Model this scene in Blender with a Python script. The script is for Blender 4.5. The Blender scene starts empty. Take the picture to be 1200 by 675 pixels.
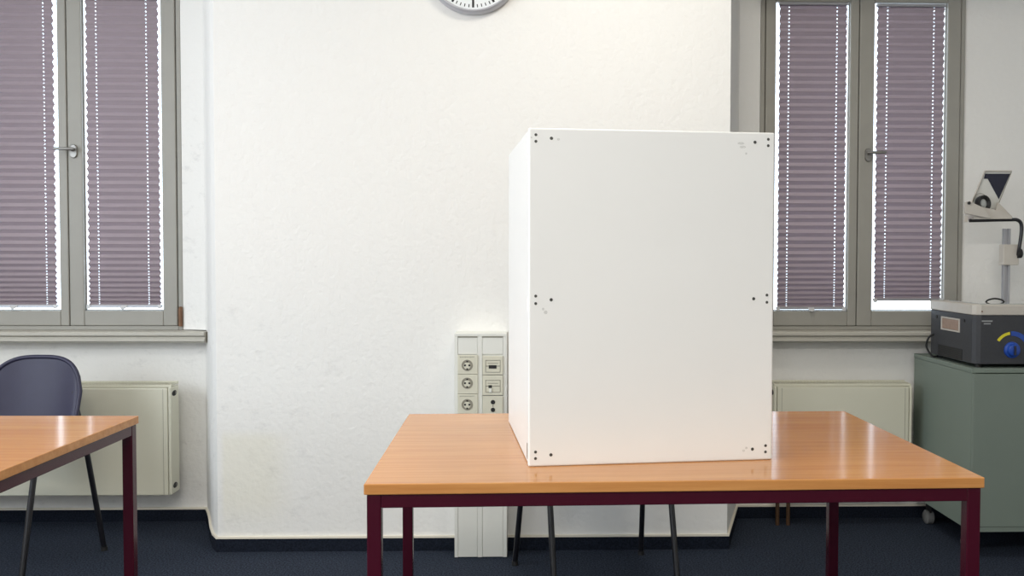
import bpy, bmesh, math, random
from math import sin, cos, pi, radians as R
from mathutils import Vector, Matrix
random.seed(4)
scene = bpy.context.scene
C = scene.collection

# ------------------------------------------------------------------ camera
F, CX, CY, PITCH, YAW, ROLL, EYE = 1075.0, 655.0, 330.0, .031, -.024, -.002, 1.19
cam_data = bpy.data.cameras.new('camera')
cam = bpy.data.objects.new('camera', cam_data); C.objects.link(cam)
cam_data.sensor_fit = 'HORIZONTAL'; cam_data.sensor_width = 36.0
cam_data.lens = F / 1200 * 36
cam_data.shift_x = -(CX - 600) / 1200
cam_data.shift_y = (CY - 337.5) / 1200
cam_data.clip_start = .05
cam.matrix_world = (Matrix.Translation((0, 0, EYE)) @ Matrix.Rotation(YAW, 4, 'Z')
                    @ Matrix.Rotation(pi / 2 - PITCH, 4, 'X') @ Matrix.Rotation(-ROLL, 4, 'Z'))
scene.camera = cam

def at(px, py, Y=None, Z=None):
    """point of the photograph's pixel on a given plane, metres"""
    u0, v0 = (px - CX) / F, -(py - CY) / F
    u = u0 * cos(-ROLL) - v0 * sin(-ROLL); v = u0 * sin(-ROLL) + v0 * cos(-ROLL)
    yc = cos(PITCH) + v * sin(PITCH); zc = v * cos(PITCH) - sin(PITCH)
    X = u * cos(YAW) - yc * sin(YAW); yw = u * sin(YAW) + yc * cos(YAW)
    t = (Y / yw) if Y is not None else (Z - EYE) / zc
    return Vector((X * t, yw * t, EYE + zc * t))

# ------------------------------------------------------------------ world, lights, exposure
w = bpy.data.worlds.new('sky'); scene.world = w; w.use_nodes = True
bg = w.node_tree.nodes['Background']
bg.inputs[0].default_value = (.80, .88, 1, 1); bg.inputs[1].default_value = 4.6
scene.view_settings.view_transform = 'Standard'
scene.view_settings.look = 'None'
scene.view_settings.gamma = 1
scene.view_settings.use_curve_mapping = False
scene.view_settings.exposure = 0.0

def area(name, loc, rot, sx, sy, power, col):
    l = bpy.data.lights.new(name, 'AREA'); l.shape = 'RECTANGLE'; l.size = sx; l.size_y = sy
    l.energy = power; l.color = col
    o = bpy.data.objects.new(name, l); C.objects.link(o); o.location = loc; o.rotation_euler = rot
    return o
# daylight of the tall windows in the left side wall and fluorescent ceiling lights
area('window_daylight', (-3.40, 1.5, 1.75), (0, -pi / 2 , 0), 1.7, 2.2, 80, (.80, .89, 1))
area('window_daylight', (-3.40, -1.2, 1.75), (0, -pi / 2 , 0), 1.7, 1.6, 48, (.82, .90, 1))
area('ceiling_tube_light', (0.42, 2.62, 2.90), (0, 0, 0), .35, .5, 17, (1, .95, .86))
area('ceiling_tube_light', (-1.2, 1.2, 2.90), (0, 0, 0), 1.2, .25, 20, (1, .94, .85))
area('ceiling_tube_light', (0.0, -.6, 2.90), (0, 0, 0), 1.5, .5, 80, (1, .965, .92))

# ------------------------------------------------------------------ materials
def mat(name, col, rough=.6, metal=0, bump=0, bscale=200, var=0, vscale=6, spec=.5, coat=0, col2=None):
    m = bpy.data.materials.new(name); m.use_nodes = True
    nt = m.node_tree; b = nt.nodes['Principled BSDF']
    b.inputs['Base Color'].default_value = (*col, 1)
    b.inputs['Roughness'].default_value = rough; b.inputs['Metallic'].default_value = metal
    b.inputs['Specular IOR Level'].default_value = spec; b.inputs['Coat Weight'].default_value = coat
    tc = nt.nodes.new('ShaderNodeTexCoord')
    if var:
        n = nt.nodes.new('ShaderNodeTexNoise'); n.inputs['Scale'].default_value = vscale; n.inputs['Detail'].default_value = 4
        nt.links.new(tc.outputs['Object'], n.inputs['Vector'])
        r = nt.nodes.new('ShaderNodeValToRGB')
        c2 = col2 or tuple(c * (1 - var) for c in col)
        r.color_ramp.elements[0].position = .35; r.color_ramp.elements[1].position = .65
        r.color_ramp.elements[0].color = (*c2, 1); r.color_ramp.elements[1].color = (*col, 1)
        nt.links.new(n.outputs['Fac'], r.inputs['Fac']); nt.links.new(r.outputs['Color'], b.inputs['Base Color'])
    if bump:
        n = nt.nodes.new('ShaderNodeTexNoise'); n.inputs['Scale'].default_value = bscale; n.inputs['Detail'].default_value = 3
        nt.links.new(tc.outputs['Object'], n.inputs['Vector'])
        bp = nt.nodes.new('ShaderNodeBump'); bp.inputs['Strength'].default_value = bump; bp.inputs['Distance'].default_value = .004
        nt.links.new(n.outputs['Fac'], bp.inputs['Height']); nt.links.new(bp.outputs['Normal'], b.inputs['Normal'])
    return m

def plaster():
    m = mat('white_plaster', (.83, .815, .775), .9, bump=.6, bscale=48)
    nt = m.node_tree; b = nt.nodes['Principled BSDF']; L = nt.links.new
    tc = nt.nodes.new('ShaderNodeTexCoord')
    mp = nt.nodes.new('ShaderNodeMapping'); mp.inputs['Scale'].default_value = (1, 1, 1.7)
    L(tc.outputs['Object'], mp.inputs['Vector'])
    n = nt.nodes.new('ShaderNodeTexNoise'); n.inputs['Scale'].default_value = 13; n.inputs['Detail'].default_value = 9; n.inputs['Roughness'].default_value = .7
    L(mp.outputs['Vector'], n.inputs['Vector'])
    r = nt.nodes.new('ShaderNodeValToRGB'); r.color_ramp.elements[0].position = .56; r.color_ramp.elements[1].position = .74
    L(n.outputs['Fac'], r.inputs['Fac'])
    sp = nt.nodes.new('ShaderNodeSeparateXYZ'); L(tc.outputs['Object'], sp.inputs['Vector'])
    def band(out, a, b_, c, d):
        x = nt.nodes.new('ShaderNodeMapRange'); x.interpolation_type = 'SMOOTHSTEP'
        for i, v in enumerate((a, b_, c, d)): x.inputs[i + 1].default_value = v
        L(out, x.inputs[0]); return x.outputs[0]
    hz = band(sp.outputs['Z'], 1.25, .75, 0, 1)            # scuffs on the lower wall
    hx = band(sp.outputs['X'], -.55, -1.15, .25, 1)
    def mul(a, c, k=None):
        x = nt.nodes.new('ShaderNodeMath'); x.operation = 'MULTIPLY'; L(a, x.inputs[0])
        if k is None: L(c, x.inputs[1])
        else: x.inputs[1].default_value = k
        return x.outputs[0]
    f = mul(mul(mul(r.outputs['Color'], hz), hx), None, .30)
    mx = nt.nodes.new('ShaderNodeMix'); mx.data_type = 'RGBA'
    mx.inputs[6].default_value = (.83, .815, .775, 1); mx.inputs[7].default_value = (.36, .35, .34, 1)
    L(f, mx.inputs[0])
    # yellowish damp patch low on the left of the pier
    sx_ = mul(band(sp.outputs['X'], -1.262, -1.235, 0, 1), band(sp.outputs['X'], -.93, -1.10, 0, 1))
    sz_ = mul(band(sp.outputs['Z'], .50, .44, 0, 1), band(sp.outputs['Z'], .08, .22, .25, 1))
    y = nt.nodes.new('ShaderNodeMix'); y.data_type = 'RGBA'; y.inputs[7].default_value = (.80, .765, .63, 1)
    L(mul(mul(sx_, sz_), None, .55), y.inputs[0]); L(mx.outputs[2], y.inputs[6]); L(y.outputs[2], b.inputs['Base Color'])
    return m

def beech():
    m = mat('beech_laminate', (.70, .40, .20), .14, spec=.34)
    nt = m.node_tree; b = nt.nodes['Principled BSDF']; L = nt.links.new
    tc = nt.nodes.new('ShaderNodeTexCoord')
    mp = nt.nodes.new('ShaderNodeMapping'); mp.inputs['Scale'].default_value = (1.2, 26, 26)
    L(tc.outputs['Object'], mp.inputs['Vector'])
    n = nt.nodes.new('ShaderNodeTexNoise'); n.inputs['Scale'].default_value = 2; n.inputs['Detail'].default_value = 6; n.inputs['Roughness'].default_value = .65
    L(mp.outputs['Vector'], n.inputs['Vector'])
    r = nt.nodes.new('ShaderNodeValToRGB')
    r.color_ramp.elements[0].position = .3; r.color_ramp.elements[0].color = (.47, .195, .056, 1)
    r.color_ramp.elements[1].position = .7; r.color_ramp.elements[1].color = (.61, .295, .098, 1)
    L(n.outputs['Fac'], r.inputs['Fac']); L(r.outputs['Color'], b.inputs['Base Color'])
    return m

def carpet():
    m = mat('blue_carpet', (.03, .04, .065), .95, bump=.8, bscale=420, spec=.15)
    nt = m.node_tree; b = nt.nodes['Principled BSDF']; L = nt.links.new
    tc = nt.nodes.new('ShaderNodeTexCoord')
    n = nt.nodes.new('ShaderNodeTexNoise'); n.inputs['Scale'].default_value = 160; n.inputs['Detail'].default_value = 3
    L(tc.outputs['Object'], n.inputs['Vector'])
    r = nt.nodes.new('ShaderNodeValToRGB')
    r.color_ramp.elements[0].position = .38; r.color_ramp.elements[0].color = (.011, .015, .024, 1)
    r.color_ramp.elements[1].position = .64; r.color_ramp.elements[1].color = (.044, .056, .084, 1)
    L(n.outputs['Fac'], r.inputs['Fac']); L(r.outputs['Color'], b.inputs['Base Color'])
    return m

def blind_cloth():
    m = bpy.data.materials.new('pleated_cloth'); m.use_nodes = True
    nt = m.node_tree; nt.nodes.clear(); L = nt.links.new
    o = nt.nodes.new('ShaderNodeOutputMaterial'); d = nt.nodes.new('ShaderNodeBsdfDiffuse'); t = nt.nodes.new('ShaderNodeBsdfTranslucent')
    mx = nt.nodes.new('ShaderNodeMixShader'); mx.inputs[0].default_value = .085
    d.inputs[0].default_value = (.33, .28, .285, 1); t.inputs[0].default_value = (.50, .38, .44, 1)
    L(d.outputs[0], mx.inputs[1]); L(t.outputs[0], mx.inputs[2]); L(mx.outputs[0], o.inputs[0])
    return m

def pane_glass():
    m = bpy.data.materials.new('window_glass'); m.use_nodes = True
    nt = m.node_tree; nt.nodes.clear(); L = nt.links.new
    o = nt.nodes.new('ShaderNodeOutputMaterial'); g = nt.nodes.new('ShaderNodeBsdfGlossy'); t = nt.nodes.new('ShaderNodeBsdfTransparent')
    g.inputs['Roughness'].default_value = .02; t.inputs[0].default_value = (.93, .96, .97, 1)
    mx = nt.nodes.new('ShaderNodeMixShader'); mx.inputs[0].default_value = .07
    L(t.outputs[0], mx.inputs[1]); L(g.outputs[0], mx.inputs[2]); L(mx.outputs[0], o.inputs[0])
    return m

M = dict(
    plaster=plaster(), wood=beech(), carpet=carpet(), cloth=blind_cloth(), glass=pane_glass(),
    skirt=mat('carpet_skirting', (.016, .021, .034), .95, bump=.6, bscale=400, var=.5, vscale=150, spec=.1),
    cream_edge=mat('cream_edge', (.80, .74, .62), .7, bump=.1),
    ceil=mat('ceiling_paint', (.85, .84, .80), .9, bump=.1),
    frame=mat('window_paint', (.335, .322, .283), .5, var=.05, vscale=9),
    groove=mat('dark_rubber_seal', (.05, .045, .035), .8, var=.2),
    sill=mat('sill_paint', (.50, .475, .41), .45, var=.05),
    steel=mat('satin_nickel', (.30, .29, .27), .45, .8, bump=.02),
    hinge=mat('brown_hinge_metal', (.22, .12, .07), .45, .6, var=.3, vscale=60),
    rail=mat('aluminium_rail', (.42, .42, .44), .4, .5, var=.04),
    clearp=mat('milky_plastic', (.62, .62, .62), .3, var=.05),
    cord=mat('white_cord', (.7, .7, .75), .7, bump=.2, bscale=800),
    rad=mat('radiator_enamel', (.70, .68, .55), .38, var=.03, vscale=3),
    dark=mat('dark_gap', (.02, .02, .018), .7, var=.2),
    trunk=mat('trunking_plastic', (.78, .775, .71), .4, var=.03, vscale=8),
    plate=mat('cream_plate_plastic', (.68, .655, .53), .35, var=.03, vscale=30),
    socket_in=mat('socket_recess_plastic', (.30, .28, .22), .5, var=.1),
    white=mat('white_laminate', (.80, .79, .755), .38, var=.015, vscale=3),
    scuff=mat('grey_scuff', (.71, .70, .66), .6, var=.25, vscale=400),
    screw=mat('screw_metal', (.10, .10, .09), .4, .7, var=.2, vscale=300),
    red=mat('burgundy_enamel', (.050, .0035, .012), .24, spec=.35, coat=.05, bump=.01, bscale=90),
    shell=mat('blue_violet_plastic', (.026, .024, .056), .5, bump=.12, bscale=500, var=.08, vscale=20),
    tube=mat('black_tube_enamel', (.010, .010, .013), .3, bump=.02),
    rubber=mat('black_rubber', (.012, .012, .012), .7, bump=.05),
    cab=mat('green_grey_laminate', (.185, .225, .190), .5, bump=.03, bscale=300, var=.04, vscale=4),
    wheel=mat('grey_caster_plastic', (.17, .17, .165), .5, var=.1),
    ohp_dark=mat('anthracite_housing', (.040, .042, .048), .5, bump=.12, bscale=700, var=.1, vscale=80),
    ohp_beige=mat('grey_beige_housing', (.56, .52, .46), .45, bump=.05, bscale=500, var=.04, vscale=30),
    blue=mat('blue_knob_plastic', (.015, .07, .38), .35, var=.15, vscale=90),
    grip_in=mat('brown_beige_plastic', (.36, .25, .19), .5, var=.15, vscale=60),
    yellow=mat('yellow_print', (.75, .66, .03), .5, var=.05),
    darkglass=mat('dark_mirror_back', (.010, .011, .03), .25, var=.1),
    mirror=mat('pale_mirror_glass', (.70, .69, .64), .3, var=.03, vscale=40),
    lens=mat('lens_glass', (.45, .47, .45), .08, 0, spec=.9, coat=1, var=.2, vscale=70),
    print=mat('grey_print', (.35, .36, .36), .6, var=.1),
    clock_rim=mat('clock_rim_metal', (.50, .50, .53), .4, .35, bump=.01),
    dial=mat('clock_dial', (.80, .82, .82), .5, var=.02),
    black=mat('black_print', (.012, .012, .012), .5, var=.1),
    copper=mat('copper_pipe', (.10, .05, .022), .55, .3, var=.3, vscale=40),
)

# ------------------------------------------------------------------ mesh helpers
class MB:
    def __init__(s): s.bm = bmesh.new()
    def box(s, x0, x1, y0, y1, z0, z1):
        v = [s.bm.verts.new(p) for p in ((x0,y0,z0),(x1,y0,z0),(x1,y1,z0),(x0,y1,z0),(x0,y0,z1),(x1,y0,z1),(x1,y1,z1),(x0,y1,z1))]
        for f in ((3,2,1,0),(4,5,6,7),(0,1,5,4),(1,2,6,5),(2,3,7,6),(3,0,4,7)): s.bm.faces.new([v[i] for i in f])
        return s
    def prism(s, pts, off):
        """closed polygon pts (3d) swept by the vector off"""
        off = Vector(off); a = [s.bm.verts.new(p) for p in pts]; b = [s.bm.verts.new(Vector(p) + off) for p in pts]
        n = len(pts); s.bm.faces.new(a); s.bm.faces.new(b[::-1])
        for i in range(n): s.bm.faces.new((a[i], b[i], b[(i+1) % n], a[(i+1) % n]))
        return s
    def disc(s, c, axis, prof, n=32, a0=0):
        """lathe: prof = [(radius, distance along axis)]"""
        ax = Vector(axis).normalized(); u = ax.orthogonal().normalized(); v = ax.cross(u); c = Vector(c); rings = []
        for r, h in prof:
            if r < 1e-6: rings.append([s.bm.verts.new(c + ax * h)])
            else: rings.append([s.bm.verts.new(c + ax * h + (u * cos(2*pi*i/n + a0) + v * sin(2*pi*i/n + a0)) * r) for i in range(n)])
        for p, q in zip(rings, rings[1:]):
            for i in range(n):
                j = (i + 1) % n
                if len(p) == 1 and len(q) == 1: continue
                if len(p) == 1: s.bm.faces.new((p[0], q[i], q[j]))
                elif len(q) == 1: s.bm.faces.new((p[i], q[0], p[j]))
                else: s.bm.faces.new((p[i], q[i], q[j], p[j]))
        return s
    def cyl(s, a, b, r, n=24):
        a = Vector(a); b = Vector(b); h = (b - a).length
        return s.disc(a, b - a, [(0, 0), (r, 0), (r, h), (0, h)], n)
    def tube(s, pts, r, n=12):
        pts = [Vector(p) for p in pts]; rings = []; u = None
        for i, p in enumerate(pts):
            t = (pts[min(i+1, len(pts)-1)] - pts[max(i-1, 0)]).normalized()
            u = (t.orthogonal() if u is None else u - t * u.dot(t)).normalized(); v = t.cross(u)
            rings.append([s.bm.verts.new(p + (u * cos(2*pi*k/n) + v * sin(2*pi*k/n)) * r) for k in range(n)])
        for a, b in zip(rings, rings[1:]):
            for k in range(n): s.bm.faces.new((a[k], a[(k+1) % n], b[(k+1) % n], b[k]))
        s.bm.faces.new(rings[0][::-1]); s.bm.faces.new(rings[-1])
        return s
    def build(s, name, m, parent=None, bevel=0, smooth=False, seg=2):
        bmesh.ops.recalc_face_normals(s.bm, faces=s.bm.faces)
        me = bpy.data.meshes.new(name); s.bm.to_mesh(me); s.bm.free(); me.materials.append(M[m])
        o = bpy.data.objects.new(name, me); C.objects.link(o)
        if parent: o.parent = parent
        if smooth:
            for p in me.polygons: p.use_smooth = True
            me.set_sharp_from_angle(angle=R(40))
        if bevel:
            b = o.modifiers.new('bevel', 'BEVEL'); b.width = bevel; b.segments = seg; b.limit_method = 'ANGLE'; b.angle_limit = R(40)
        return o
def thing(name, label, cat, loc=(0, 0, 0), rz=0, group=None):
    o = bpy.data.objects.new(name, None); C.objects.link(o); o.empty_display_size = .1
    o.location = loc; o.rotation_euler = (0, 0, rz); o['label'] = label; o['category'] = cat
    if group: o['group'] = group
    return o
def tag(o, label, cat, group=None):
    o['label'] = label; o['category'] = cat
    if group: o['group'] = group
    return o
def struct(o, label, cat=None):
    o['kind'] = 'structure'; o['label'] = label
    o['category'] = cat or o.name.split('_')[0]
    return o
def arc(c, r, a0, a1, n, plane='xz'):
    out = []
    for i in range(n + 1):
        a = a0 + (a1 - a0) * i / n
        d = (r * cos(a), 0, r * sin(a)) if plane == 'xz' else (0, r * cos(a), r * sin(a))
        out.append(Vector(c) + Vector(d))
    return out
def curve_pts(P, n=8):
    """smooth path through P (Catmull-Rom)"""
    P = [Vector(p) for p in P]; Q = [P[0]*2 - P[1]] + P + [P[-1]*2 - P[-2]]; out = []
    for i in range(1, len(Q) - 2):
        a, b, c, d = Q[i-1:i+3]
        for k in range(n):
            t = k / n
            out.append(.5 * ((2*b) + (c-a)*t + (2*a-5*b+4*c-d)*t*t + (3*b-a-3*c+d)*t**3))
    return out + [P[-1]]

# ------------------------------------------------------------------ room shell
NW, PW = 4.075, 3.65            # niche wall and pier fronts
XL, XR, YB, H = -3.5, 3.4, -2.6, 3.0
struct(MB().box(XL - .1, XR + .1, YB - .1, NW + .3, -.1, 0).build('floor', 'carpet'), 'dark blue speckled carpet floor')
struct(MB().box(XL - .1, XR + .1, YB - .1, NW + .3, H, H + .1).build('ceiling', 'ceil'), 'white ceiling of the room')
struct(MB().box(XL - .1, XL, YB, NW + .3, 0, H).build('wall_left', 'plaster'), 'white plastered side wall on the left')
struct(MB().box(XR, XR + .1, YB, NW + .3, 0, H).build('wall_right', 'plaster'), 'white plastered side wall on the right')
struct(MB().box(XL - .1, XR + .1, YB - .1, YB, 0, H).build('wall_front', 'plaster'), 'white plastered wall behind the viewer')

pier_plan = [(-1.268, PW), (-1.300, 3.70), (-1.345, 3.80), (-1.392, 3.92), (-1.430, 4.01), (-1.462, NW), (.897, NW), (.768, PW)]
WL0, WL1, WR0, WR1 = -2.540, -1.556, .989, 1.905     # window openings
ST, WT = .845, 2.40
SY = 4.36
b = MB()
b.prism([(x, y, 0) for x, y in [(-1.462, SY)] + pier_plan[5::-1] + [pier_plan[7], pier_plan[6], (.897, SY)]], (0, 0, H))
b.box(XL, -1.462, NW, SY, 0, .80); b.box(.897, XR, NW, SY, 0, .80)
b.box(XL, WL0, NW, SY, .80, H); b.box(WR1, XR, NW, SY, .80, H)
b.box(WL1, -1.462, NW, SY, .80, H); b.box(.897, WR0, NW, SY, .80, H)
b.box(WL0, WL1, NW, SY, WT, H); b.box(WR0, WR1, NW, SY, WT, H)
b.box(XL, -1.268, PW, NW, 2.46, H); b.box(.768, XR, PW, NW, 2.46, H)      # wall over the niches
b.box(XL, -3.12, PW, NW, 0, 2.46); b.box(2.98, XR, PW, NW, 0, 2.46)
struct(b.build('wall_back', 'plaster'), 'rough white plastered back wall with a broad pier between two window niches')
# plastered jamb strips beside the windows, standing on the sills
struct(MB().prism([(x, y, 0) for x, y in ((WL1 + .003, NW), (WL1 + .003, 4.062), (-1.445, 4.03), (-1.43, 4.012), (-1.462, NW))], (0, 0, 2.46 - .852)).build('trim_1', 'plaster'), 'white plastered jamb right of the left window')
bpy.data.objects['trim_1'].location.z = .852
struct(MB().prism([(x, y, 0) for x, y in ((.897, NW), (.872, 4.0), (.885, 4.02), (.966, 4.055), (WR0 - .003, 4.062), (WR0 - .003, NW))], (0, 0, 2.46 - .852)).build('trim_2', 'plaster'), 'plastered jamb left of the right window')
bpy.data.objects['trim_2'].location.z = .852

def strip(plan, z0, z1, t, name, m, label, bev=0):
    b = MB(); n = len(plan); P = [Vector((x, y, 0)) for x, y in plan]; O = []
    for i in range(n):
        d1 = (P[i] - P[i-1]).normalized() if i else (P[1] - P[0]).normalized()
        d2 = (P[i+1] - P[i]).normalized() if i < n - 1 else d1
        nn = lambda d: Vector((d.y, -d.x, 0))
        m_ = (nn(d1) + nn(d2)).normalized(); O.append(P[i] + m_ * t / max(.5, m_.dot(nn(d1))))
    b.prism([(p.x, p.y, z0) for p in P] + [(p.x, p.y, z0) for p in O[::-1]], (0, 0, z1 - z0))
    return struct(b.build(name, m), label)
full_plan = [(XL + .001, PW), (-3.12, PW), (-3.12, NW)] + pier_plan[5::-1] + [pier_plan[7], pier_plan[6], (2.98, NW), (2.98, PW), (XR - .001, PW)]
strip(full_plan, 0, .052, .008, 'baseboard_back', 'skirt', 'dark blue carpet skirting strip along the back wall')
strip(full_plan, .0525, .0605, .0095, 'trim_3', 'cream_edge', 'thin cream edging along the top of the carpet skirting')

# window sills
def sill(name, x0, x1, lab, cut=0):
    prof = [(NW + .03, .848), (3.985, .848), (3.978, .843), (3.978, .832), (3.986, .827), (3.990, .825), (3.990, .820), (3.984, .817),
            (3.984, .806), (3.998, .803), (3.998, .798), (NW, .798), (NW, .80), (NW + .03, .80)]
    struct(MB().prism([(x0, y, z) for y, z in prof], (x1 - x0, 0, 0)).build(name, 'sill', bevel=.0015), lab)
sill('trim_4', -3.119, -1.434, 'moulded grey-cream sill under the left window')
sill('trim_5', .878, 2.15, 'moulded grey-cream sill under the right window')

# ------------------------------------------------------------------ windows
FY = 4.062                           # face of the sashes
def ring(b, x0, x1, z0, z1, l, r, bt, tp, y0, y1):
    b.box(x0, x0 + l, y0, y1, z0, z1); b.box(x1 - r, x1, y0, y1, z0, z1)
    b.box(x0 + l, x1 - r, y0, y1, z0, z0 + bt); b.box(x0 + l, x1 - r, y0, y1, z1 - tp, z1)
    return b
def window(name, x0, x1, seam, wide, gl, gr, handle_x, direction, hinges, label):
    """wide: which side of the seam carries the broad stile; gl, gr: glass extents"""
    t = bpy.data.objects.new(name, None); C.objects.link(t); t.location = (seam, FY, .848); struct(t, label, 'window')
    sx = seam; sy = FY; sz = .848
    def q(b, *a): return b.box(a[0]-sx, a[1]-sx, a[2]-sy, a[3]-sy, a[4]-sz, a[5]-sz)
    b = MB(); ring(b, x0 - sx, x1 - sx, 0, WT - sz, .020, .020, .019, .03, .006, .085)
    b.build('window_frame', 'frame', t, bevel=.003)
    for (a, c, g0, g1) in ((x0 + .0225, seam - .0018, *gl), (seam + .0018, x1 - .0225, *gr)):
        s = MB(); zb, zt = .868 - sz, 2.366 - sz; gb, gt = .934 - sz, 2.302 - sz
        ring(s, a - sx, c - sx, zb, zt, g0 - a, c - g1, gb - zb, zt - gt, 0, .0265)
        so = s.build('sash', 'frame', t, bevel=.004)
        k = .009
        MB().box(g0-sx+.001, g0-sx+k*.5, .017, .0215, gb, gt).box(g1-sx-k*.5, g1-sx-.001, .017, .0215, gb, gt).box(g0-sx, g1-sx, .017, .0215, gb+.0005, gb+k*.5).build('glazing_bead', 'frame', so)
        MB().box(g0 - sx - .0005, g1 - sx + .0005, .0222, .0242, gb - .0005, gt + .0005).build('pane', 'glass', so)
    # seals that read as the dark joints
    s = MB(); s.box(-.0022, .0022, .010, .05, .02, 2.366 - sz)
    for xx in (x0 + .0212, x1 - .0212): s.box(xx - sx - .0014, xx - sx + .0014, .010, .05, .02, 2.366 - sz)
    s.box(x0 + .02 - sx, x1 - .02 - sx, .010, .05, .0188, .0206)
    s.build('seal', 'groove', t)
    # handle
    hx, hz = handle_x - sx, 1.636 - sz
    h = MB(); prof = [(0, 0), (.0145, 0), (.0145, -.006), (.012, -.009), (0, -.009)]
    h.disc((hx, 0, hz + .008), (0, 1, 0), prof).disc((hx, 0, hz - .022), (0, 1, 0), prof).box(hx - .0145, hx + .0145, -.0085, 0, hz - .022, hz + .008)
    ho = h.build('handle_rosette', 'steel', t, smooth=True)
    d = direction
    MB().tube([(hx, -.004, hz), (hx, -.030, hz)] , .008).build('handle_neck', 'steel', ho, smooth=True)
    MB().tube(curve_pts([(hx - d*.014, -.034, hz), (hx, -.037, hz), (hx + d*.03, -.040, hz), (hx + d*.066, -.040, hz + .001)], 5), .0068, 14).build('handle_lever', 'steel', ho, smooth=True)
    for hx_, zz in hinges:
        h = MB().cyl((hx_ - sx, -.006, zz - sz), (hx_ - sx, -.006, zz + .082 - sz), .008, 16)
        h.disc((hx_ - sx, -.006, zz + .082 - sz), (0, 0, 1), [(.008, 0), (.006, .004), (0, .005)], 16)
        h.box(hx_ - sx - .012, hx_ - sx - .007, -.002, .006, zz - sz, zz + .080 - sz)
        h.build('hinge', 'hinge', t, smooth=True)
    return t
PXW = lambda px: at(px, 200, Y=FY).x
window('window_1', WL0, WL1, -2.046, 'r', (-2.470, PXW(68.5)), (PXW(96.5), PXW(189.5)), PXW(87), -1, [(-1.562, .866)], 'two-sash grey-beige window on the left with grey-mauve pleated blinds')
window('window_2', WR0, WR1, 1.428, 'l', (PXW(908), PXW(995)), (PXW(1023.5), PXW(1108.5)), PXW(1017), 1, [], 'two-sash grey-beige window on the right with grey-mauve pleated blinds')

# ------------------------------------------------------------------ pleated blinds
def blind(x0, x1, holes, zbot, ztop, label, tab):
    t = thing('pleated_blind', label, 'blind', ((x0 + x1) / 2, 4.0705, zbot), 0, 'pleated blinds in the window sashes')
    xc = (x0 + x1) / 2; b = MB(); bm = b.bm
    z = zbot + .011; zs = [z]; k = 0
    while z < ztop - .012:
        rise = z - zbot
        p = .0085 + (.0165 - .0085) * min(1, rise / .33) ** .8     # half pleat grows upwards
        z = min(z + p, ztop - .010); zs.append(z)
    hw, D = .0024, .0085
    xs = [x0]
    for h in holes: xs += [h - hw, h + hw]
    xs += [x1]; xs = [x - xc for x in xs]
    rows = []
    for i, z in enumerate(zs[:-1]):
        z2 = zs[i + 1]; ya, yb = (-D, D) if i % 2 == 0 else (D, -D)
        for f in (0, .36, .64): rows.append((z + (z2 - z) * f - zbot, ya + (yb - ya) * f, f == .36))
    n = len(zs); rows.append((zs[-1] - zbot, -D if n % 2 else D, False))
    V = [[bm.verts.new((x, y, zz)) for x in xs] for zz, y, _ in rows]
    for r in range(len(rows) - 1):
        for c in range(len(xs) - 1):
            if rows[r][2] and c % 2 == 1: continue          # punched cord holes
            bm.faces.new((V[r][c], V[r][c+1], V[r+1][c+1], V[r+1][c]))
    b.build('pleated_cloth', 'cloth', t)
    ex = .004
    MB().box(x0 - xc - ex, x1 - xc + ex, -.011, .011, 0, .011).build('bottom_rail', 'rail', t, bevel=.002)
    MB().box(x0 - xc - ex, x1 - xc + ex, -.011, .011, ztop - zbot - .012, ztop - zbot).build('top_rail', 'rail', t, bevel=.002)
    for h in holes:
        MB().cyl((h - xc, 0, .006), (h - xc, 0, ztop - zbot - .006), .0006, 8).build('cord', 'cord', t)
    for s in (x0 - xc + .002, x1 - xc - .002):
        MB().box(s - .008, s + .008, -.014, -.011, -.006, .012).build('end_clip', 'clearp', t, bevel=.001)
    if tab:
        MB().prism([(-.014, -.011, .009), (.014, -.011, .009), (.012, -.024, .000), (0, -.029, -.006), (-.012, -.024, .000)], (0, 0, -.004)).build('pull_tab', 'clearp', t, bevel=.001)
    return t
BX = lambda px: at(px, 200, Y=4.0705).x
ZB = lambda py, px=1000: at(px, py, Y=4.0705).z
g = .004
blind(-2.461, BX(64.5), (-2.415, BX(53)), ZB(360.5), 2.3012, 'grey-mauve pleated blind in the left sash of the left window, cut by the photo edge', True)
blind(BX(102.5), BX(187), (BX(114.5), BX(173)), ZB(360.5), 2.3012, 'grey-mauve pleated blind left of the bare white pier, beside the brown hinge', True)
blind(BX(912), BX(990.5), (BX(923), BX(979)), ZB(362.5), 2.3012, 'grey-mauve pleated blind right beside the edge of the voting screen', True)
blind(BX(1026), BX(1104), (BX(1038), BX(1092)), ZB(352.5), 2.297, 'grey-mauve pleated blind above the projector, raised over a bright gap', False)

# ------------------------------------------------------------------ clock
cp = at(555, -38, Y=PW); cr = .187
ck = thing('wall_clock', 'round white-faced station clock with grey metal rim high on the pier', 'clock', (cp.x, PW, cp.z))
MB().disc((0, 0, 0), (0, -1, 0), [(0, 0), (cr, 0), (cr, .022), (cr - .004, .032), (cr - .010, .036), (cr - .014, .035), (cr - .017, .026), (0, .026)], 96).build('case', 'clock_rim', ck, smooth=True)
MB().disc((0, -.0262, 0), (0, -1, 0), [(0, 0), (cr - .0172, 0), (cr - .0172, .0015), (0, .0015)], 96).build('dial', 'dial', ck)
for i in range(60):
    a = 2 * pi * i / 60; L_, W_ = ((.038, .0085) if i % 5 == 0 else (.012, .0036)); r1 = cr - .024
    d = Vector((sin(a), 0, cos(a))); s_ = Vector((cos(a), 0, -sin(a))) * W_ / 2; y = Vector((0, -.0279, 0))
    MB().prism([d * r1 - s_ + y, d * r1 + s_ + y, d * (r1 - L_) + s_ + y, d * (r1 - L_) - s_ + y], (0, -.0008, 0)).build('hour_mark' if i % 5 == 0 else 'minute_mark', 'black', ck)
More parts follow.
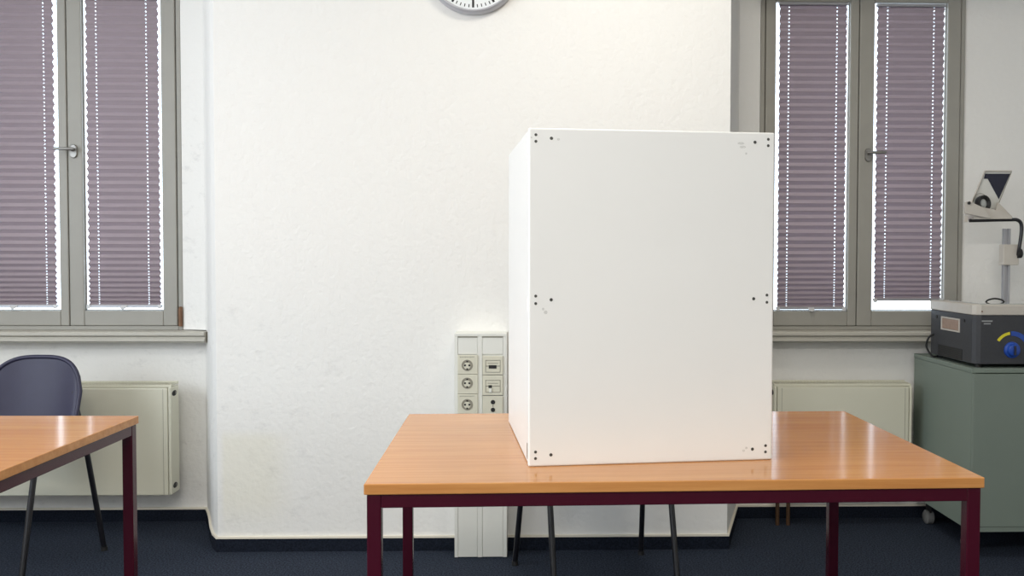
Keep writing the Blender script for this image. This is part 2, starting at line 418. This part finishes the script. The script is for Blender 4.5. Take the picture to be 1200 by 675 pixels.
for nm, a, L_, W_, y in (('hour_hand', 310, .085, .011, -.0310), ('minute_hand', 48, .125, .008, -.0325)):
    a = R(a); d = Vector((sin(a), 0, cos(a))); s_ = Vector((cos(a), 0, -sin(a))) * W_ / 2; yy = Vector((0, y, 0))
    MB().prism([d * -.03 - s_ + yy, d * -.03 + s_ + yy, d * L_ + s_ * .7 + yy, d * L_ - s_ * .7 + yy], (0, -.001, 0)).build(nm, 'black', ck)
MB().cyl((0, -.0275, 0), (0, -.035, 0), .007).build('hand_hub', 'black', ck)

# ------------------------------------------------------------------ radiators
def radiator(x0, x1, end, label, legs=()):
    y0, y1, z0, z1 = 3.905, 4.015, .158, .634
    t = thing('panel_radiator', label, 'radiator', (x0, 4.0, 0)); W = x1 - x0
    yy = lambda y: y - 4.0
    f = MB().box(0.014, W - .014, yy(y0), yy(y0) + .012, z0, z1 - .018); fr = f.build('front_panel', 'rad', t, bevel=.004)
    # raised flat facing with a fine joint near each end
    for xx in (0, W - .012):
        c = MB().box(xx, xx + .012, yy(y0) + .001, yy(y1) - .018, z0 + .002, z1 - .016).build('side_cover', 'rad', t, bevel=.004)
        e_ = xx - .0006 if xx == 0 else xx + .012
        for zc, dy in ((z1 - .045, .018), (z0 + .035, .016)):
            MB().prism([(e_, yy(y0) + .040 + dy * 1.4 * cos(k * pi / 8), zc + .012 * sin(k * pi / 8)) for k in range(16)], (.0006, 0, 0)).build('valve_opening', 'dark', c)
    MB().box(.012, W - .012, yy(y1) - .030, yy(y1) - .018, z0, z1 - .02).build('rear_panel', 'rad', t, bevel=.003)
    gr = MB(); gr.box(.002, W - .002, yy(y0) + .012, yy(y0) + .020, z1 - .016, z1 - .006).box(.002, W - .002, yy(y1) - .028, yy(y1) - .018, z1 - .012, z1)
    n = int(W / .014)
    for i in range(n + 1):
        xx = .004 + (W - .012) * i / n; gr.box(xx, xx + .004, yy(y0) + .018, yy(y1) - .026, z1 - .012, z1 - .004)
    gr.build('top_grille', 'rad', t)
    cv = MB()
    for i in range(int(W / .04)): cv.box(.03 + i * .04, .032 + i * .04, yy(y0) + .014, yy(y1) - .032, z0 + .03, z1 - .03)
    cv.build('convector_fins', 'rad', t)
    e = W if end > 0 else 0; s_ = 1 if end > 0 else -1
    ym = yy((y0 + y1) / 2) - .004
    for zz, rr in ((z0 + .035, .008), (z1 - .045, .007)):
        MB().cyl((e - s_ * .012, ym, zz), (e + s_ * .004, ym, zz), rr, 6).build('plug', 'steel' if end > 0 else 'groove', t)
    for i in range(2):
        xx = (.06 if i == 0 else W - .08); MB().box(xx, xx + .03, yy(y1) - .018, NW - 4.0 - .0005, .25, .55).build('wall_bracket', 'rad', t)
    for xx in legs:
        MB().cyl((xx - x0, yy(3.965), .0), (xx - x0, yy(3.965), z0 + .01), .0085, 16).build('pipe', 'copper', t, smooth=True)
    # fine vertical joint of the facing
    for q_ in (.0315, W - .033):
        MB().box(q_, q_ + .0015, yy(y0) - .0006, yy(y0) + .002, z0 + .004, z1 - .022).build('facing_joint', 'socket_in', t)
    return t
radiator(-2.56, -1.550, 1, 'cream panel radiator under the left window, behind the blue chair', legs=(-2.50, -2.45))
radiator(1.022, 1.622, -1, 'cream panel radiator between voting screen and grey-green cabinet', legs=(at(911, 602, Y=3.965).x, at(923.5, 602, Y=3.965).x))

# ------------------------------------------------------------------ power column
cy0 = 3.552
cxl, cxr = at(532.5, 500, Y=cy0).x, at(594, 500, Y=cy0).x; CW = cxr - cxl; ctop = at(560, 390.5, Y=cy0).z
col = thing('power_column', 'cream double trunking column with sockets against the pier', 'power column', (cxl, PW, 0))
K = CW / 61.5                      # metres per photo pixel on its face
D0 = cy0 - PW
ch = [(4, 27), (32.5, 57)]         # channel extents in pixels across
b = MB(); pts = [(0, 0), (0, D0), (4*K, D0)]
for a, c in ch:
    pts += [(a*K, D0), (a*K + .0005, D0 + .006), (c*K - .0005, D0 + .006), (c*K, D0)]
pts += [(CW, D0), (CW, 0)]
seen = list(dict.fromkeys(pts))
b.prism([(x, y, .003) for x, y in seen], (0, 0, ctop - .0125 - .003)); b.build('trunking', 'trunk', col, bevel=.0008)
MB().box(0, CW, D0 - .0005, 0, ctop - .0125, ctop).build('top_cap', 'trunk', col, bevel=.002)
for a, c in ch:
    MB().box(a*K + .001, c*K - .001, D0 + .001, D0 + .0055, at(560, 415, Y=cy0).z, ctop - .0165).build('blank_cover', 'trunk', col, bevel=.0008)
    MB().box(a*K + .001, c*K - .001, D0 + .0012, D0 + .0055, .004, .37).build('blank_cover', 'trunk', col, bevel=.0008)
    MB().box(a*K, c*K, D0 - .0008, D0 + .002, ctop - .0165, ctop - .0130).build('cover_joint', 'socket_in', col)
zz = lambda py: at(560, py, Y=cy0).z
for i, (ya, yb) in enumerate(((416, 438.3), (438.7, 461.3), (461.7, 484.5))):
    x0, x1 = 4*K, 27.5*K; zc = zz((ya + yb) / 2 - .3 + (1 if i != 1 else -1)); z0, z1 = zz(yb), zz(ya)
    p = MB().box(x0, x1, D0 - .006, D0 + .003, z0, z1).build('socket_plate', 'plate', col, bevel=.0015)
    xm = 15.2 * K; r = .0195
    MB().disc((xm, D0 - .0062, zc), (0, -1, 0), [(r + .002, 0), (r + .002, .0015), (r, .0018), (r - .0005, .0005), (0, .0004)], 32).build('socket_well', 'socket_in', p)  # shallow well; its dark colour stands in for shade inside a deep socket
    MB().disc((xm, D0 - .0069, zc - .002), (0, -1, 0), [(0, 0), (r - .006, 0), (r - .007, .001), (0, .001)], 24).build('socket_insert', 'plate', p)
    for s in (-1, 1): MB().cyl((xm + s * .0085, D0 - .0079, zc), (xm + s * .0085, D0 - .0086, zc), .0042, 12).build('pin_hole', 'black', p)
    for s in (-1, 1): MB().box(xm - .003, xm + .003, D0 - .0092, D0 - .0079, zc + s * .0145 - .003, zc + s * .0145 + .003).build('earth_clip', 'black', p)
    if i != 1:
        g_ = MB()
        for k in range(9): g_.box(xm - .028 + k * .0064, xm - .0245 + k * .0064, D0 - .0066, D0 - .0060, z1 - .0095 + (k % 3) * .0006, z1 - .0055)
        g_.build('fine_print', 'socket_in', p)
for i, (ya, yb) in enumerate(((417, 439), (439.8, 463), (464, 486))):
    x0, x1 = 33*K, 57*K; z0, z1 = zz(yb), zz(ya); xm = 45.2 * K; zc = (z0 + z1) / 2
    p = MB().box(x0, x1, D0 - .006, D0 + .003, z0, z1).build('data_plate' if i < 2 else 'aerial_plate', 'plate', col, bevel=.0015)
    if i < 2:
        fr = MB(); ring(fr, xm - .029, xm + .029, zc - .027, zc + .021, .002, .002, .002, .002, D0 - .0072, D0 - .0060); fr.build('plate_rim', 'socket_in', p)
        MB().box(xm - .027, xm + .027, D0 - .0068, D0 - .0060, zc - .004, zc - .001).build('port_line', 'socket_in', p)
        if i == 0: MB().box(xm - .016, xm + .014, D0 - .0074, D0 - .0060, zc - .012, zc + .001).build('data_port', 'black', p)
        else:
            MB().box(xm - .017, xm - .004, D0 - .0074, D0 - .0060, zc - .010, zc + .001).build('data_port', 'black', p)
            MB().box(xm - .014, xm - .004, D0 - .012, D0 - .0060, zc - .026, zc - .011).build('cable_plug', 'trunk', p, bevel=.001)
        MB().box(xm - .020, xm + .020, D0 - .0066, D0 - .0060, zc + .007, zc + .0095).build('fine_print', 'socket_in', p)
    else:
        for dz in (.0135, -.0165): MB().disc((xm, D0 - .006, zc + dz), (0, -1, 0), [(.0085, 0), (.0085, .0016), (.006, .002), (0, .0012)], 20).build('aerial_socket', 'black', p)
        MB().cyl((xm, D0 - .006, zc - .0015), (xm, D0 - .0072, zc - .0015), .002, 10).build('plate_screw', 'screw', p)

# ------------------------------------------------------------------ tables
TZ = .73
def table(corner, rz, W, D, label, lean=0):
    """corner = front left corner of the top"""
    t = thing('school_table', label, 'table', (corner[0], corner[1], 0), rz, 'beech tables with burgundy frames')
    MB().box(0, W, 0, D, TZ - .022, TZ).build('tabletop', 'wood', t, bevel=.002)
    i, s, a = .005, .0285, .028
    ap = MB(); z0, z1 = TZ - .022 - a, TZ - .0222
    ap.box(i + s, W - i - s, i, i + s, z0, z1).box(i + s, W - i - s, D - i - s, D - i, z0, z1)
    ap.box(i, i + s, i + s, D - i - s, z0, z1).box(W - i - s, W - i, i + s, D - i - s, z0, z1)
    for v in ap.bm.verts: v.co.x -= lean * v.co.y / D
    ap.build('apron_frame', 'red', t, bevel=.002)
    for x0_ in (i, W - i - s):
        for y in (i, D - i - s):
            x = x0_ - (lean if y > .1 else 0)
            l = MB().box(x, x + s, y, y + s, .004, z1).build('leg', 'red', t, bevel=.0025)
            MB().box(x + .001, x + s - .001, y + .001, y + s - .001, 0, .006).build('foot_cap', 'rubber', l, bevel=.001)
    return t
table((-.344, 1.819), .027, 1.267, .80, 'beech-topped table carrying the tall white voting screen', .020)
cL = Vector((-1.121, 2.600))
thL = -.010
dL = .80; wL = 1.267
cfl = cL - Vector((cos(thL), sin(thL))) * wL - Vector((-sin(thL), cos(thL))) * dL
table((cfl.x, cfl.y), thL, wL, dL, 'empty beech-topped table at the left, in front of the blue chair')

# ------------------------------------------------------------------ voting screen
bo = thing('voting_booth', 'tall white three-sided laminate voting screen standing on the table', 'voting screen', (-.018, 1.961, TZ), .114)
BW, BD, BH, BT = .547, .528, .727, .018
fp = MB().box(0, BW, 0, BT, 0, BH).build('front_panel', 'white', bo, bevel=.004, seg=3)
lp = MB().box(.0015, BT + .0015, BT + .001, BD, .002, BH - .002).build('side_panel', 'white', bo, bevel=.002)
rp = MB().box(BW - BT - .0015, BW - .0015, BT + .001, BD, .002, BH - .002).build('side_panel', 'white', bo, bevel=.002)
def screw(par, x, y, z, ax, r=.0032):
    MB().disc((x, y, z), ax, [(0, .0002), (r, .0002), (r * .8, .0012), (r * .35, .0010), (r * .3, .0004), (0, .0004)], 14).build('screw', 'screw', par)
for z1_, z2_, z3_ in ((.712, .698, .705), (.368, .352, .360), (.032, .018, .025)):
    for z in (z1_, z2_):
        screw(fp, .0155, 0, z, (0, -1, 0)); screw(fp, BW - .0155, 0, z, (0, -1, 0))
    screw(fp, .049, 0, z3_, (0, -1, 0), .0036); screw(fp, BW - .046, 0, z3_, (0, -1, 0), .0036)
    # folding hinge at the corner joint and corner bracket inside
for z in (.03, .35, .69):
    MB().cyl((.0010, BT + .0008, z - .016), (.0010, BT + .0008, z + .016), .0022, 12).box(.0002, .0016, BT + .003, BT + .018, z - .015, z + .015).build('hinge', 'steel' if z < .1 else 'white', lp)
for x_, z_, r_, q_ in ((.064, .703, .003, 1), (.032, .340, .003, 1), (.037, .333, .004, 1), (.006, .706, .002, 1), (BW - .078, .702, .003, 2.6), (BW - .074, .694, .003, 2.4), (BW - .066, .680, .0025, 1), (BW - .060, .028, .003, 1), (BW - .066, .022, .003, 1)):
    MB().prism([(x_ + r_ * q_ * cos(k * pi / 6), -.0001, z_ + r_ * sin(k * pi / 6)) for k in range(12)], (0, .0004, 0)).build('scuff_mark', 'scuff', fp)
for x0_, s_ in ((BT + .0015, 1), (BW - BT - .0015, -1)):
    for z in (.03, .35, .69):
        b = MB(); b.box(min(x0_, x0_ + s_*.035), max(x0_, x0_ + s_*.035), BT + .0002, BT + .002, z - .008, z + .008)
        b.box(min(x0_, x0_ + s_*.002), max(x0_, x0_ + s_*.002), BT + .0002, BT + .035, z - .008, z + .008); b.build('corner_bracket', 'steel', bo)

# ------------------------------------------------------------------ chairs
def chair(label, loc, rz):
    t = thing('stacking_chair', label, 'chair', loc, rz, 'blue shell chairs behind the tables')
    # seat and back shells, -y is the front
    def shell(name, fn, nu, nv, th):
        b = MB(); g = [[Vector(fn(i / nu * 2 - 1, j / nv)) for i in range(nu + 1)] for j in range(nv + 1)]
        nrm = []
        for j in range(nv + 1):
            row = []
            for i in range(nu + 1):
                du = g[j][min(i+1, nu)] - g[j][max(i-1, 0)]; dv = g[min(j+1, nv)][i] - g[max(j-1, 0)][i]
                c = du.cross(dv); row.append(c.normalized() if c.length > 1e-9 else Vector((0, -1, 0)))
            nrm.append(row)
        A = [[b.bm.verts.new(g[j][i] + nrm[j][i] * th / 2) for i in range(nu + 1)] for j in range(nv + 1)]
        B = [[b.bm.verts.new(g[j][i] - nrm[j][i] * th / 2) for i in range(nu + 1)] for j in range(nv + 1)]
        for j in range(nv):
            for i in range(nu):
                b.bm.faces.new((A[j][i], A[j][i+1], A[j+1][i+1], A[j+1][i])); b.bm.faces.new((B[j+1][i], B[j+1][i+1], B[j][i+1], B[j][i]))
        for i in range(nu):
            b.bm.faces.new((A[0][i], B[0][i], B[0][i+1], A[0][i+1])); b.bm.faces.new((A[nv][i+1], B[nv][i+1], B[nv][i], A[nv][i]))
        for j in range(nv):
            b.bm.faces.new((A[j][0], A[j+1][0], B[j+1][0], B[j][0])); b.bm.faces.new((A[j][nu], B[j][nu], B[j+1][nu], A[j+1][nu]))
        return b.build(name, 'shell', t, smooth=True)
    def back(u, v):
        # outline: domed top, sides drawn in at the foot
        zt = .772 - .13 * (1 - max(0, 1 - abs(u) ** 3.2) ** .5)
        z = .475 + (zt - .475) * v
        hw = .160 + .022 * math.sin(min(1, v / .6) * pi / 2)
        x = u * hw
        y = .215 + .055 * v - .050 * (abs(u) ** 2.4)
        return (x, y, z)
    shell('backrest', back, 36, 18, .011)
    # rolled rim along the edge of the backrest
    rim = [back(-1, v / 10) for v in range(3, 10)] + [back(u / 16 - 1, 1) for u in range(0, 33)] + [back(1, v / 10) for v in range(9, 2, -1)]
    rim = [(x, y - .004, z) for x, y, z in rim]
    MB().tube(rim, .0085, 10).build('backrest_rim', 'shell', t, smooth=True)
    def seat(u, v):
        hw = .215 - .02 * abs(v - .45); x = u * hw * (1 - .10 * (abs(2*v - 1) ** 4))
        y = -.225 + .43 * v
        z = .450 - .018 * math.cos(u * pi / 2) * math.sin(v * pi) - .030 * max(0, (.2 - v) / .2) ** 2 + .012 * abs(u) ** 3
        return (x, y, z)
    shell('seat', seat, 24, 18, .012)
    fr = MB().tube([(-.195, -.17, .425), (-.195, .17, .425)], .009).tube([(.195, -.17, .425), (.195, .17, .425)], .009)
    fr.tube([(-.195, -.11, .425), (.195, -.11, .425)], .008).tube([(-.195, .13, .425), (.195, .13, .425)], .008)
    fr.build('seat_frame', 'tube', t, smooth=True)
    for s in (-1, 1):
        for fx, fy, tx, ty, nm in ((.218, -.245, .217, -.15, 'f'), (.254, .245, .232, .165, 'r')):
            if nm == 'f': pts = [(s * fx, fy, .008), (s * tx, ty, .40), (s * tx * .99, ty + .02, .425)]
            else: pts = [(s * fx, fy, .008), (s * tx, ty, .42), (s * .202, .188, .50), (s * .170, .208, .58), (s * .155, .222, .64)]
            l = MB().tube(curve_pts(pts, 6), .0105, 14).build('leg', 'tube', t, smooth=True)
            MB().cyl((s * fx, fy, 0), (s * fx, fy, .016), .0125, 16).build('foot_cap', 'rubber', l)
    return t
chair('blue-violet plastic shell chair with black legs at the left table', (-1.992, 3.438, 0), R(-3))
chair('chair hidden behind the voting screen, black legs showing below the table', (.220, 3.286, 0), R(13))

# ------------------------------------------------------------------ cabinet
ca = thing('rolling_cabinet', 'grey-green laminate cabinet on casters carrying the overhead projector', 'cabinet', (1.684, 3.50, 0), R(.5))
CWd, CDp = .80, .535
BZ, CT = .111, .747
MB().box(.002, .018, .004, CDp, BZ, CT - .0185).build('side_panel', 'cab', ca, bevel=.001)
MB().box(CWd - .018, CWd - .002, .004, CDp, BZ, CT - .0185).build('side_panel', 'cab', ca, bevel=.001)
MB().box(.018, CWd - .018, CDp - .01, CDp, BZ, CT - .0185).build('back_panel', 'cab', ca)
MB().box(.018, CWd - .018, .022, CDp - .01, BZ, BZ + .018).build('base_panel', 'cab', ca)
MB().box(0, CWd, 0, CDp, CT - .018, CT).build('top_panel', 'cab', ca, bevel=.0015)
for a, c, hx in ((.002, CWd / 2 - .0015, CWd / 2 - .03), (CWd / 2 + .0015, CWd - .002, CWd / 2 + .03)):
    d = MB().box(a, c, -.0145, .0025, BZ + .021, CT - .021).build('door', 'cab', ca, bevel=.001)
    MB().tube(curve_pts([(hx, -.014, .47), (hx, -.036, .48), (hx, -.036, .56), (hx, -.014, .57)], 5), .004, 10).build('handle', 'steel', d, smooth=True)
MB().box(.002, CWd - .002, -.012, .004, BZ, BZ + .0195).build('plinth_rail', 'cab', ca, bevel=.001)
for x in (.05, CWd - .05):
    for y in (.115, CDp - .06):
        c = MB().box(x - .018, x + .018, y - .018, y + .018, BZ - .006, BZ - .0005).box(x - .004, x + .004, y - .02, y + .02, .03, BZ - .004).build('caster', 'rubber', ca)
        MB().disc((x - .019, y, .030), (1, 0, 0), [(0, 0), (.022, 0), (.030, .006), (.030, .032), (.022, .038), (0, .038)], 28).build('wheel', 'wheel', c, smooth=True)

# ------------------------------------------------------------------ overhead projector
OZ = CT
op = thing('overhead_projector', 'dark grey overhead projector with beige top and raised lens head on the cabinet', 'overhead projector', (1.700, 3.515, OZ), R(.5))
OW, OD, OH = .40, .390, .262
z0, z1 = .014, .205
# dark body: plan with softened front corner
body = [(.0, OD), (.0, .022), (.010, .008), (.024, .0), (OW, .0), (OW, OD)]
MB().prism([(x, y, z0) for x, y in body], (0, 0, z1 - z0)).build('body', 'ohp_dark', op, bevel=.003)
lid = [(-.003, OD + .003), (-.003, .020), (.008, .005), (.024, -.003), (OW + .003, -.003), (OW + .003, OD + .003)]
MB().prism([(x, y, z1) for x, y in lid], (0, 0, .040)).build('top_housing', 'ohp_beige', op, bevel=.004, seg=3)
MB().box(.05, OW - .05, .05, OD - .06, z1 + .040, z1 + .043).build('stage_glass', 'lens', op)
for x in (.03, OW - .03):
    for y in (.03, OD - .03): MB().cyl((x, y, 0), (x, y, z0 + .001), .012).build('foot', 'rubber', op)
# left side: recessed grip, screws, vent
gp = MB(); ring(gp, 0, .165, 0, .055, .008, .008, .006, .006, 0, .004)
for v in gp.bm.verts: v.co = Vector((-.0035 + v.co.y, (.122 + .165 - v.co.x), .127 + v.co.z))
gp.build('grip_frame', 'ohp_beige', op, bevel=.0008)
MB().box(-.0015, -.0002,   .131, .278, .134, .175).build('grip_recess', 'grip_in', op)['label'] = 'brownish recess of the side grip'
for y in (.085, .332): MB().cyl((-.0025, y, .178), (.0, y, .178), .0065, 14).build('body_screw', 'black', op)
vt = MB()
for k in range(6): vt.box(-.0012, -.0002, .10, .315, .018 + k * .0075, .0235 + k * .0075)
vt.build('vent', 'black', op)
# front: print, arc marks, knob
MB().box(.027, .069, -.0012, -.0002, .180, .185).box(.035, .062, -.0012, -.0002, .170, .1745).build('fine_print', 'print', op)
def arcband(c, r0, r1, a0, a1, m, name):
    P = arc(c, r1, a0, a1, 14) + arc(c, r0, a1, a0, 14); MB().prism(P, (0, -.0015, 0)).build(name, m, op)
kx, kz = .148, .070
arcband((kx, -.0002, kz), .060, .071, R(147), R(98), 'yellow', 'yellow_mark')
arcband((kx, -.0002, kz), .055, .073, R(94), R(35), 'blue', 'blue_mark')
MB().disc((kx, 0, kz), (0, -1, 0), [(0, 0), (.032, 0), (.031, .005), (.024, .008), (.022, .020), (.019, .022), (0, .022)], 28).build('dial_knob', 'blue', op, smooth=True)
MB().box(kx - .004, kx + .004, -.0265, -.021, kz - .018, kz + .018).build('knob_pointer', 'darkglass', op)
MB().cyl((.026, -.0045, z1 + .015), (.026, -.002, z1 + .015), .003, 10).build('lid_pin', 'hinge', op)
MB().tube(curve_pts([(.130, .18, z1 + .038), (.142, .18, z1 + .050), (.171, .18, z1 + .056), (.200, .18, z1 + .050), (.212, .18, z1 + .038)], 5), .0035, 10).build('carry_strap', 'black', op, smooth=True)
MB().tube(curve_pts([(.0, OD - .03, .10), (-.022, OD - .03, .085), (-.026, OD - .02, .045), (-.008, OD - .035, .008), (.02, OD - .03, .006)], 6), .0042, 10).build('power_cable', 'rubber', op, smooth=True)
# mast, slide, arm, head: laid out in world metres then brought into the projector's frame
inv = (Matrix.Translation((1.700, 3.515, OZ)) @ Matrix.Rotation(R(.5), 4, 'Z')).inverted()
Lc = lambda px, py, Y: inv @ at(px, py, Y=Y)
Ym = 3.86
mt = at(1179.5, 268, Y=Ym); kk = Ym / F
m0 = inv @ Vector((mt.x, Ym, OZ + z1 + .03)); m1 = inv @ Vector((mt.x, Ym, mt.z))
b = MB()
for dx in (-.0145, .0055): b.box(m0.x + dx, m0.x + dx + .0095, m0.y - .008, m0.y + .008, m0.z, m1.z)
b.box(m0.x - .006, m0.x + .006, m0.y - .003, m0.y + .006, m0.z, m1.z - .002)
mast = b.build('mast', 'rail', op, bevel=.001)
s0 = Lc(1172, 310.5, Ym); s1 = Lc(1190, 286.5, Ym)
MB().box(s0.x, s1.x + .003, m0.y - .026, m0.y + .014, s0.z, s1.z).build('slide_block', 'ohp_beige', op, bevel=.003)
Ya = Ym - .035
arm = [Lc(1136, 258.5, Ya), Lc(1160, 258, Ya), Lc(1184, 257.5, Ya), Lc(1192, 257.8, Ya), Lc(1196.5, 262, Ya), Lc(1197, 272, Ya), Lc(1194.5, 290, Ya), Lc(1193, 299, Ya + .01)]
MB().tube(curve_pts(arm, 6), .0075, 12).build('arm', 'tube', op, smooth=True)
kn = Lc(1196.5, 297, Ya)
MB().cyl(kn + Vector((-.012, 0.01, 0)), kn + Vector((.004, 0.01, 0)), .020, 20).build('focus_knob', 'rubber', op, smooth=True)
# head: base tray, cheek, tilted mirror with its frame, lens barrel
Yh = Ya - .035
def poly(pxs, Y, th, name, m, par, bev=.001, yf=None):
    P = [Lc(x, y, (yf(x, y) if yf else Y)) for x, y in pxs]
    return MB().prism(P, (0, th, 0)).build(name, m, par, bevel=bev)
hd = poly([(1141, 247), (1143, 244), (1150, 242.5), (1173, 247), (1187, 254.5), (1186, 256.5), (1141, 257)], Yh + .012, .075, 'lens_head', 'ohp_beige', op)
poly([(1131.5, 237), (1137, 235.5), (1141, 238), (1152, 243), (1161, 254), (1160, 256), (1131, 250)], Yh, .010, 'cheek', 'ohp_beige', hd)
pv = Lc(1135.3, 238, Yh); MB().cyl(pv, pv + Vector((0, -.005, 0)), .0062, 16).build('pivot', 'black', hd)
pv = Lc(1132, 257, Yh); MB().box(pv.x - .006, pv.x + .008, pv.y, pv.y + .008, pv.z - .012, pv.z + .016).build('arm_clamp', 'ohp_beige', hd, bevel=.001)
yf = lambda x, y: Yh + .055 + .0006 * (y - 200)              # mirror leans
poly([(1170, 237), (1187, 254.5), (1165, 254.5)], Yh + .06, .012, 'rear_cheek', 'ohp_beige', hd)
poly([(1154, 200.5), (1185.5, 200.5), (1166.5, 248), (1140, 247), (1137.5, 240)], 0, .006, 'mirror', 'mirror', hd, .0006, yf)
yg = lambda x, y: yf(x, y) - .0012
poly([(1154.5, 203.5), (1184, 203.5), (1170.5, 233.5), (1157.5, 209.5), (1153, 209.5)], 0, .001, 'mirror_reflection', 'darkglass', hd, 0, yg)  # dark reflection in the mirror, put in as a navy coloured panel
for a, c, r in (((1154, 200.5), (1185.5, 200.5), .0035), ((1154, 200.5), (1138, 239), .0038), ((1185.5, 201), (1166.5, 248), .0016), ((1148, 248), (1166.5, 248), .002)):
    MB().tube([Lc(*a, yf(*a) - .002), Lc(*c, yf(*c) - .002)], r, 8).build('mirror_edge', 'ohp_beige' if r > .003 else 'socket_in', hd)
lc = Lc(1149, 239, Yh + .055); ax = (.35, -1, .1)
MB().disc(lc, ax, [(.0, .0), (.032, 0), (.034, .010), (.034, .024), (.029, .026), (.022, .022), (.018, .014), (0, .012)], 32).build('lens_barrel', 'black', hd, smooth=True)
MB().disc(lc, ax, [(.0205, .015), (.014, .021), (0, .023)], 24).build('lens', 'lens', hd, smooth=True)
MB().disc(lc, ax, [(.0455, .001), (.0455, .003), (.0435, .003), (.0435, .001)], 40).build('lens_ring', 'socket_in', hd)
